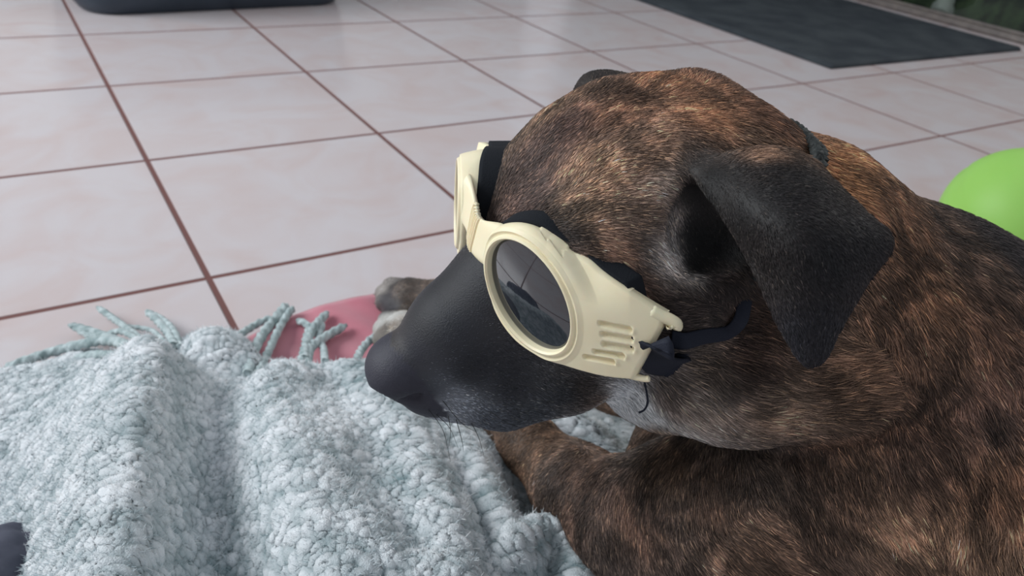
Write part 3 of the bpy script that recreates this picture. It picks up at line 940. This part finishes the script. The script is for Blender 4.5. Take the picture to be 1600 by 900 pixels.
# nose leather with fine pebbling
peb = vnoise(DV, 900, 3) * .5 + vnoise(DV, 1500, 4) * .3
noseC = lin((52, 52, 62)) * (1 + .2 * peb[:, None])
VCb = np.where(nose_m[:, None], noseC, VC * .75)
m_dog, t_, b_ = attr_mat('dog_skin', 'coat', 0.55, 0.35)
add_bump(t_, b_, 1400, .0005, .5)
dog = mesh_np('dog', DV, DF, m_dog)
set_col(dog.data, 'coat', VCb)
tag(dog, 'brindle brown dog with black muzzle lying down wearing cream goggles', 'dog')

if FUR:
    m_fur, t_, b_ = attr_mat('fur_strands', 'tint', 0.5, 0.3)
    tri = np.vstack([DF[:, [0, 1, 2]], DF[:, [0, 2, 3]]])
    a, b, c = DV[tri[:, 0]], DV[tri[:, 1]], DV[tri[:, 2]]
    nn_ = np.cross(b - a, c - a); ar = np.linalg.norm(nn_, axis=1) * .5; nn_ /= (2 * ar[:, None] + 1e-15)
    cen = (a + b + c) / 3
    cc = (cen - CAM) @ RW; up_ = 800 + FPX * cc[:, 0] / -cc[:, 2]; vp_ = 450 - FPX * cc[:, 1] / -cc[:, 2]
    vis = (up_ > -60) & (up_ < 1700) & (vp_ > -60) & (vp_ < 1000) & ((nn_ * (CAM - cen)).sum(1) > -.25 * np.linalg.norm(CAM - cen, axis=1))
    wgt = ar * np.where(vis, 1.0, .18) * np.clip(.35 / -cc[:, 2], .4, 1.2) ** 1.5
    wgt *= 1 + .6 * (np.abs(Hinv(cen)[:, 1]) < .12) * (cen[:, 2] > .1)
    wgt[nose_m[tri[:, 0]]] = 0
    cdf = np.cumsum(wgt); ti = np.searchsorted(cdf, rng.random(FUR_N) * cdf[-1])
    r1 = np.sqrt(rng.random(FUR_N)); r2 = rng.random(FUR_N)
    w0, w1_, w2_ = 1 - r1, r1 * (1 - r2), r1 * r2
    P = a[ti] * w0[:, None] + b[ti] * w1_[:, None] + c[ti] * w2_[:, None]
    Nn = DN[tri[ti, 0]] * w0[:, None] + DN[tri[ti, 1]] * w1_[:, None] + DN[tri[ti, 2]] * w2_[:, None]
    C, Ln, Br, D = coat_at(P)
    D = D - (D * Nn).sum(1)[:, None] * Nn; D /= np.linalg.norm(D, axis=1)[:, None] + 1e-9
    # clumps
    jit = np.stack([vnoise(P, 130, 51), vnoise(P, 130, 52), vnoise(P, 130, 53)], 1) * .35 + rng.normal(0, .13, (FUR_N, 3))
    D = D + jit; D -= (D * Nn).sum(1)[:, None] * Nn; D /= np.linalg.norm(D, axis=1)[:, None] + 1e-9
    Ln = Ln * rng.uniform(.6, 1.15, FUR_N)
    lift = rng.uniform(.18, .42, FUR_N)[:, None]
    t = np.array([0, .33, .66, 1.0])
    d0 = D * (1 - lift) + Nn * lift
    Ps = P[:, None] - Nn[:, None] * .0004 + Ln[:, None, None] * (d0[:, None] * t[None, :, None] - Nn[:, None] * (t ** 2)[None, :, None] * (lift[:, None] * .62))
    Ps[:, :, 2] = np.maximum(Ps[:, :, 2], .0035)
    rad = rng.uniform(.00010, .00020, FUR_N)[:, None] * np.array([1.0, .95, .7, .15])
    shade = np.exp(rng.normal(0, .42, FUR_N))
    tip = rng.random(FUR_N) < (.03 + .10 * np.clip(Br, 0, 1))
    C = C * shade[:, None]
    C = np.where(tip[:, None], (C * 2.5 + .018) * np.array([1.0, .93, .80]), C)
    fur = curves_obj('fur', Ps, rad, np.clip(C * 1.32, 0.002, .95), m_fur, dog)
    fur['kind'] = 'stuff'
# ------------------------------------------------------------------ goggles (built in the head frame, left side mirrored)
m_fr, t_, b_ = mat('ivory_rubber', lin((248, 234, 198)), 0.42, 0.45)
noise_col(t_, b_, lin((247, 232, 195)), lin((250, 237, 203)), 60)
b_.inputs['Subsurface Weight'].default_value = 0.12; b_.inputs['Subsurface Scale'].default_value = 0.004
m_lens, t_, b_ = mat('smoked_lens', lin((34, 38, 44)), 0.04, 0.9, **{'Coat Weight': 0.6, 'Coat Roughness': 0.02})
m_foam, t_, b_ = mat('black_foam', lin((30, 33, 38)), 0.85, 0.2); add_bump(t_, b_, 1500, .0004, .6)
m_strap, t_, b_ = mat('navy_webbing', lin((34, 38, 50)), 0.75, 0.25); add_bump(t_, b_, 2200, .0003, .8)

gn = np.array([0.46295896, 0.77468094, 0.43074172]); ge1 = np.array([0.85839578, -0.51298799, 0.0]); ge2 = np.array([-0.22096533, -0.36974688, 0.90247524])
gc = np.array([0.0413503, 0, 0]); gC = Hinv(CAM)
sp = 0.609; ga, gb = 0.0194584, 0.0252823
q1 = np.array([math.cos(sp), math.sin(sp)]); q2 = np.array([-math.sin(sp), math.cos(sp)])


def plane_xy(u, v):
    d = (RW @ np.array([(u - 800) / FPX, -(v - 450) / FPX, -1.0])) @ HR
    s_ = ((gc - gC) @ gn) / (d @ gn); X = gC + s_ * d
    return np.array([(X - gc) @ ge1, (X - gc) @ ge2])


def g_of(d): return .085 * np.clip(d / .046, 0, 1.15) ** 1.35


def lift(xy, d, h=0.0):
    X0 = gc + xy[..., :1] * ge1 + xy[..., 1:] * ge2
    yy = np.clip((xy[..., 1] - .002) / .018, 0, 1); ff = np.clip((.050 - xy[..., 0]) / .03, 0, 1)
    br = .020 * np.clip((d - .003) / .011, 0, 1.2) ** 1.6 * yy * yy * (3 - 2 * yy) * ff
    return gC + (1 + g_of(d) + br)[..., None] * (X0 - gC)


OUT = [(759, 372), (775, 352.5), (804, 346), (833, 351), (859, 365), (917, 407), (940, 427), (982, 456), (1017, 478), (1041, 492),
       (1035, 514), (998, 581), (991, 596), (960, 593.5), (933, 589), (885, 576), (846, 562), (804, 533), (772, 488), (756, 436), (752, 401)]
OXY = np.array([plane_xy(*q) for q in OUT])
# round the long runs, keep the notch corners
def densify(P, n):
    out = []
    k = len(P); sharp = {9, 10, 11, 12}
    for i in range(k):
        a, b = P[i], P[(i + 1) % k]; a0, b1 = P[i - 1], P[(i + 2) % k]
        ta = (b - a) if i in sharp else (b - a0) / 2
        tb = (b - a) if (i + 1) % k in sharp else (b1 - a) / 2
        L_ = np.linalg.norm(b - a)
        ta = ta / np.linalg.norm(ta) * L_; tb = tb / np.linalg.norm(tb) * L_
        for t in np.linspace(0, 1, n, endpoint=False):
            out.append((2 * t ** 3 - 3 * t ** 2 + 1) * a + (t ** 3 - 2 * t ** 2 + t) * ta + (-2 * t ** 3 + 3 * t ** 2) * b + (t ** 3 - t ** 2) * tb)
    return np.array(out)


OD = densify(OXY, 26)
oa = np.unwrap(np.arctan2(OD[:, 1], OD[:, 0])); 
NT, NR = len(OD), 84
th_o = np.arctan2(OD[:, 1], OD[:, 0]); Ro = np.linalg.norm(OD, axis=1)
def Ri_of(th):
    dx = np.cos(th) * q1[0] + np.sin(th) * q1[1]; dy = np.cos(th) * q2[0] + np.sin(th) * q2[1]
    return 1 / np.sqrt((dx / ga) ** 2 + (dy / gb) ** 2)


phi = np.unwrap(th_o)
if phi[-1] < phi[0]: phi = -np.maximum.accumulate(-phi)
else: phi = np.maximum.accumulate(phi)
tot = 2 * np.pi * np.sign(phi[-1] - phi[0])
ext = np.concatenate([phi - tot, phi, phi + tot]); ker = np.hanning(101); ker /= ker.sum()
phi = np.convolve(ext, ker, 'same')[len(phi):2 * len(phi)]
Ri = Ri_of(phi)
IN = np.stack([np.cos(phi), np.sin(phi)], 1) * Ri[:, None]
gap = np.linalg.norm(OD - IN, axis=1); dirg = (OD - IN) / gap[:, None]
gap2 = np.maximum(gap, .0045); OD2 = IN + dirg * gap2[:, None]
tr = np.linspace(0, 1, NR)
dd = gap2[:, None] * (tr ** 1.15)[None, :]
dout = gap2[:, None] - dd
XY = IN[:, None] + dirg[:, None] * dd[..., None]
B3 = lift(XY, dd)
du_ = np.gradient(B3, axis=0); dv_ = np.gradient(B3, axis=1)
Nl = np.cross(du_, dv_); Nl /= np.linalg.norm(Nl, axis=-1)[..., None] + 1e-12
sg = np.sign((Nl * gn).sum(-1).mean()); Nl = Nl * sg
Nl = np.where(((Nl * gn).sum(-1) > .3)[..., None], Nl, gn); Nl = Nl * .4 + gn * .6; Nl /= np.linalg.norm(Nl, axis=-1)[..., None]
hprof = np.interp(dd, [0, .0005, .0012, .0021, .0028, .0034, .0043, .0052, .007], [-.0030, .0006, .0015, .0012, .0001, .0002, .0009, .0005, 0])
rollw = .0020
edge_ = np.clip(1 - dout / rollw, 0, 1)
hprof = hprof * np.clip(dout / .002, 0, 1) - .0045 * (1 - np.sqrt(np.clip(1 - edge_ ** 2, 0, 1)))
# raised band between the ring and the brow edge
hprof += .0016 * np.exp(-((dd - .010) / .005) ** 2) * np.clip(dout / .004, 0, 1) * np.clip((XY[..., 1] - .006) / .012, 0, 1)
for (a, b) in [((938, 506), (984, 516)), ((941, 523), (986, 531)), ((943, 538.5), (987, 546)), ((929, 550), (973, 557)), ((914, 558), (958, 566))]:
    A_ = plane_xy(*a); Bq = plane_xy(*b); dv2 = Bq - A_
    t = np.clip(((XY - A_) @ dv2) / (dv2 @ dv2), 0, 1)
    ds = np.linalg.norm(XY - A_ - t[..., None] * dv2, axis=-1)
    hprof -= .0022 * np.clip((.00135 - ds) / .0006, 0, 1)
    Eb = Bq + dv2 / np.linalg.norm(dv2) * .0016
    hprof += .0007 * np.exp(-(np.linalg.norm(XY - Eb, axis=-1) / .0011) ** 2)
FR3 = B3 + Nl * hprof[..., None]
FV = FR3.reshape(-1, 3); FF = grid_faces(NT, NR, wrap_n=True)


fc = np.array([-.0413503, 0, 0])
def flex(V, w_=1.0):
    """the soft bridge lets the far cup turn a little forward"""
    a = math.radians(-13.0) * w_
    d = V - fc; c_, s_ = np.cos(a), np.sin(a)
    return fc + np.stack([d[..., 0] * c_ - d[..., 1] * s_ - .001 * w_, d[..., 0] * s_ + d[..., 1] * c_ + .0045 * w_, d[..., 2]], -1)


def both(V, Fq):
    V2 = flex(V * [-1, 1, 1])
    return H(V), Fq, H(V2), Fq[:, ::-1]


gog = bpy.data.objects.new('dog_goggles', None); sc.collection.objects.link(gog)
tag(gog, 'cream rubber goggles with smoked oval lenses strapped on the dog\'s head', 'goggles')
gog.location = Vector(H((0, 0, 0)))


def adopt(o):
    o.parent = gog; o.matrix_parent_inverse = Matrix.Translation(-gog.location)
    return o


pr_ = []
for path, r_ in (([(1008, 486), (1028, 497), (1043, 504), (1052, 511), (1049, 519)], .0025), ([(975, 590), (992, 594), (1004, 596), (1011, 595)], .0014)):
    xyp = np.array([plane_xy(*q) for q in path])
    dp_ = np.array([np.min(np.linalg.norm(IN - q, axis=1)) for q in xyp])
    Pp_ = lift(xyp, np.minimum(dp_, .050)) - gn * .0024
    pr_.append(tube(catmull(Pp_, 30), r_ * np.clip(np.minimum(np.linspace(0, 1, 30) * 12 + .3, (1 - np.linspace(0, 1, 30)) * 8 + .25), 0, 1), 12))
skirt = .0135 * np.clip((dd - .003) / .009, 0, 1) ** 1.5 * np.clip((XY[..., 1] + .002) / .016, 0, 1) * np.clip((.05 - XY[..., 0]) / .03, 0, 1)
FVf = (FR3 - gn * skirt[..., None]).reshape(-1, 3)
FVf, _ = merge([(FVf, FF)] + pr_)
FV, FF = merge([(FV, FF)] + pr_)
V1, F1, V2, F2 = both(FV, FF)
V2 = both(FVf, FF)[2]
# bridge
nb1, nb2 = 161, 24
lb = np.linspace(-1, 1, nb1); vb = np.linspace(0, 1, nb2)
E0, E1_ = np.array([.0185, .0110, .0060]), np.array([.0215, -.0030, .0250])
BR = np.zeros((nb1, nb2, 3))
for i, l_ in enumerate(lb):
    for j, v_ in enumerate(vb):
        p = E0 * (1 - v_) + E1_ * v_
        k_ = 1 - abs(l_) ** 1.6
        rib = .0009 * math.cos(l_ * 75) * (abs(l_) < .30); v_ = .5 + (v_ - .5) * (1 - .30 * (1 - l_ * l_) ** 2); p = E0 * (1 - v_) + E1_ * v_
        edge2 = -.003 * (abs(2 * v_ - 1) ** 6)
        BR[i, j] = [l_ * p[0], p[1] + .0030 * k_ + rib * .75 + edge2, p[2] - .0020 * k_ + rib * .5 + edge2 * .4]
_w = np.clip((.25 - lb) / 1.1, 0, 1); BR = flex(BR, (_w * _w * (3 - 2 * _w))[:, None] * np.ones(nb2)[None])
BV = BR.reshape(-1, 3)
Fb = grid_faces(nb1, nb2)
Vf, Ff = merge([(V1, F1), (V2, F2), (H(BV), Fb)])
fr = adopt(mesh_np('frame', Vf, Ff, m_fr))
md = fr.modifiers.new('s', 'SOLIDIFY'); md.thickness = 0.0018; md.offset = -1
bmx = bmesh.new(); bmx.from_mesh(fr.data); bmesh.ops.recalc_face_normals(bmx, faces=bmx.faces); bmx.to_mesh(fr.data); bmx.free()

# lenses
nl1, nl2 = 96, 16
tl = np.linspace(0, 2 * np.pi, nl1, endpoint=False); rl = np.linspace(0.02, 1.03, nl2)
LX = (ga * np.cos(tl)[:, None, None] * rl[None, :, None] * q1 + gb * np.sin(tl)[:, None, None] * rl[None, :, None] * q2)
dome = .0022 * (1 - rl[None, :] ** 2)
L3 = gc + LX[..., :1] * ge1 + LX[..., 1:] * ge2 + (dome - .0024)[..., None] * gn
LV = L3.reshape(-1, 3); LF = grid_faces(nl1, nl2, wrap_n=True)
LV = np.vstack([LV, (gc + (.0022 - .0024) * gn)[None]])
a_ = np.arange(0, nl1, 2)
LF = np.vstack([LF, np.stack([np.full(len(a_), nl1 * nl2), ((a_ + 2) % nl1) * nl2, (a_ + 1) * nl2, a_ * nl2], 1)])
A1, A2, A3, A4 = both(LV, LF)
for VV, F_, lb_ in ((A1, A2, None), (A3, A4, None)):
    o = adopt(mesh_np('lens', VV, F_, m_lens))
    bmx = bmesh.new(); bmx.from_mesh(o.data); bmesh.ops.recalc_face_normals(bmx, faces=bmx.faces); bmx.to_mesh(o.data); bmx.free()
    md = o.modifiers.new('s', 'SOLIDIFY'); md.thickness = 0.0012; md.offset = 0

# foam gasket behind the frame
GS = 10
ODs = OD * 1.0; rg = np.linalg.norm(ODs, axis=1)
keep = rg < .052
gs = np.linspace(0, 1, GS)
GA = np.zeros((NT, GS, 3))
for j, s_ in enumerate(gs):
    rj = np.minimum(rg, .050) - .0016 + .0012 * s_
    xy = ODs / rg[:, None] * rj[:, None]
    P_ = lift(xy, np.maximum(rj - Ri, 0)) - gn * (.003 + .009 * s_)
    GA[:, j] = P_
A1, A2, A3, A4 = both(GA.reshape(-1, 3), grid_faces(NT, GS, wrap_n=True))
A3 = both((GA - gn * .0115 * (.3 + .7 * gs)[None, :, None]).reshape(-1, 3), A2)[2]
for VV, F_ in ((A1, A2), (A3, A4)):
    o = adopt(mesh_np('foam_gasket', VV, F_, m_foam))
    md = o.modifiers.new('s', 'SOLIDIFY'); md.thickness = 0.003; md.offset = 0


def ribbon(name, P, Nv, width, n=60, thick=.0012):
    P = catmull(P, n); Nv = catmull(Nv, n); Nv /= np.linalg.norm(Nv, axis=1)[:, None]
    T = np.gradient(P, axis=0); T /= np.linalg.norm(T, axis=1)[:, None]
    S_ = np.cross(T, Nv); S_ /= np.linalg.norm(S_, axis=1)[:, None]
    wv = np.interp(np.linspace(0, 1, n), np.linspace(0, 1, len(width)), width)
    x = np.linspace(-.5, .5, 9)
    V = P[:, None] + S_[:, None] * (x[None, :, None] * wv[:, None, None]) + Nv[:, None] * (-.0006 * (2 * x[None, :, None]) ** 2)
    o = adopt(mesh_np(name, V.reshape(-1, 3), grid_faces(n, 9), m_strap))
    md = o.modifiers.new('s', 'SOLIDIFY'); md.thickness = thick; md.offset = 0
    return o


def on_skin(u, v, off):
    h_ = hit(u, v)
    if h_ is None: return (W(u, v, .35), -(RW @ np.array([0, 0, -1.0])))
    return (h_[0] + h_[1] * off, h_[1])


eA = lift(plane_xy(1033, 516)[None], np.array([.040]))[0]; eB = lift(plane_xy(1000, 578)[None], np.array([.036]))[0]
mid = H((eA + eB) / 2 - gn * .002); nrm = H((eA + eB) / 2 + gn) - H((eA + eB) / 2)
st = mid
pts = [st - (on_skin(1060, 560, .004)[0] - st) * .15, st]; nrs = [nrm, nrm]
for (u, v, off) in [(1040, 556, .005), (1058, 563, .002), (1074, 572, -.002), (1090, 582, -.008)]:
    p, n_ = on_skin(u, v, off); pts.append(p); nrs.append(n_)
ribbon('strap', pts, nrs, [.021, .021, .020, .020, .019])['label'] = 'wide navy chin strap'
pts, nrs = [], []
for (u, v, off) in [(1046, 520, .004), (1066, 520, .005), (1095, 518, .003), (1130, 512, .003), (1150, 492, .004)]:
    p, n_ = on_skin(u, v, off); pts.append(p); nrs.append(n_ + .7 * HR[:, 2])
zl = -(RW.T @ (pts[-1] - CAM))[2]
for (u, v, dz) in [(1168, 462, .000), (1195, 440, .004), (1225, 425, .010)]:
    pts.append(W(u, v, zl + dz)); nrs.append(nrs[-1])
ribbon('strap', pts, nrs, [.007, .006, .005])['label'] = 'narrow navy head strap running behind the ear'
th_px = [(1006, 592), (1010, 612), (1012, 628), (1007, 640), (998, 645)]
P_ = []
for (u, v) in th_px:
    h_ = hit(u, v); z_ = .322 if h_ is None else min(.345, -(RW.T @ (h_[0] - CAM))[2] - .006)
    P_.append(W(u, v, z_))
Vt, Ft = tube(catmull(P_, 30), .0005, 6)
adopt(mesh_np('loose_thread', Vt, Ft, m_strap))

# ------------------------------------------------------------------ collar
m_rope, t_, b_ = mat('collar_braid', lin((34, 38, 38)), 0.6, 0.4); noise_col(t_, b_, lin((24, 28, 28)), lin((62, 66, 64)), 260); add_bump(t_, b_, 700, .0006, .6)
h_ = hit(1270, 250)
vis_p = h_[0]
axn = W(1400, 520, .415) - H((0, -.085, -.012)); axn /= np.linalg.norm(axn)
cn = W(1245, 392, .378); cn = cn + axn * ((vis_p - cn) @ axn)
r0 = vis_p - cn; rn0 = np.linalg.norm(r0); r0 /= rn0; r1_ = np.cross(axn, r0)
loop = []
for a in np.linspace(0, 2 * np.pi, 72, endpoint=False):
    d = r0 * math.cos(a) + r1_ * math.sin(a)
    q = bvh.ray_cast(Vector(cn), Vector(d))
    R_ = min(q[3] if q[0] is not None else rn0, rn0 * 1.25)
    k_ = math.exp(-(((a + math.pi) % (2 * math.pi) - math.pi) / .22) ** 2)
    loop.append((R_, k_, d))
Rs = np.array([q[0] for q in loop])
for _ in range(6): Rs = (np.roll(Rs, 1) + Rs * 2 + np.roll(Rs, -1)) / 4
LP = np.array([cn + q[2] * (Rs[i] + .0045 * q[1] - .001) for i, q in enumerate(loop)])
LPc = catmull(np.vstack([LP, LP[:1]]), 500)
parts = []
for ph in (0, 1, 2):
    s_ = np.linspace(0, 2 * np.pi * 46, 500) + ph * 2 * np.pi / 3
    T = np.gradient(LPc, axis=0); T /= np.linalg.norm(T, axis=1)[:, None]
    rad_ = LPc - cn; rad_ /= np.linalg.norm(rad_, axis=1)[:, None]; side = np.cross(T, rad_)
    parts.append(tube(LPc + rad_ * (.0012 * np.sin(2 * s_))[:, None] + side * (.0026 * np.sin(s_))[:, None], .0021, 8))
Vc, Fc = merge(parts)
o = mesh_np('dog_collar', Vc, Fc, m_rope)
tag(o, 'dark braided rope collar around the dog\'s neck behind the ear', 'collar')

# ------------------------------------------------------------------ whiskers and claws
m_wh, t_, b_ = mat('whisker_hair', lin((28, 28, 32)), 0.4, 0.5)
m_claw, t_, b_ = mat('horn_claw', lin((40, 34, 32)), 0.35, 0.5); noise_col(t_, b_, lin((34, 28, 26)), lin((60, 50, 44)), 300)
for (u, v, u2, v2, u3, v3) in [(668, 640, 692, 672, 704, 722), (680, 648, 702, 668, 716, 700), (712, 655, 722, 690, 724, 706), (735, 660, 748, 684, 756, 712),
                               (700, 650, 704, 676, 700, 702), (690, 625, 720, 660, 745, 676), (760, 640, 790, 660, 812, 668)]:
    p, n_ = on_skin(u, v, -.0005); z_ = -(RW.T @ (p - CAM))[2]
    P_ = catmull([p, W(u2, v2, z_ - .004), W(u3, v3, z_ - .004)], 16)
    Vt, Ft = tube(P_, np.linspace(.00022, .00006, 16), 6)
    mesh_np('whisker', Vt, Ft, m_wh, dog)
for (u, v) in [(598, 503), (591, 516), (591, 531), (601, 546), (603, 449), (593, 459), (594, 473), (604, 484)]:
    P_ = catmull([G(u + 4, v, .022), G(u - 4, v, .021), G(u - 9, v + 1, .014)], 12)
    Vt, Ft = tube(P_, np.linspace(.003, .0006, 12), 8)
    mesh_np('claw', Vt, Ft, m_claw, dog)
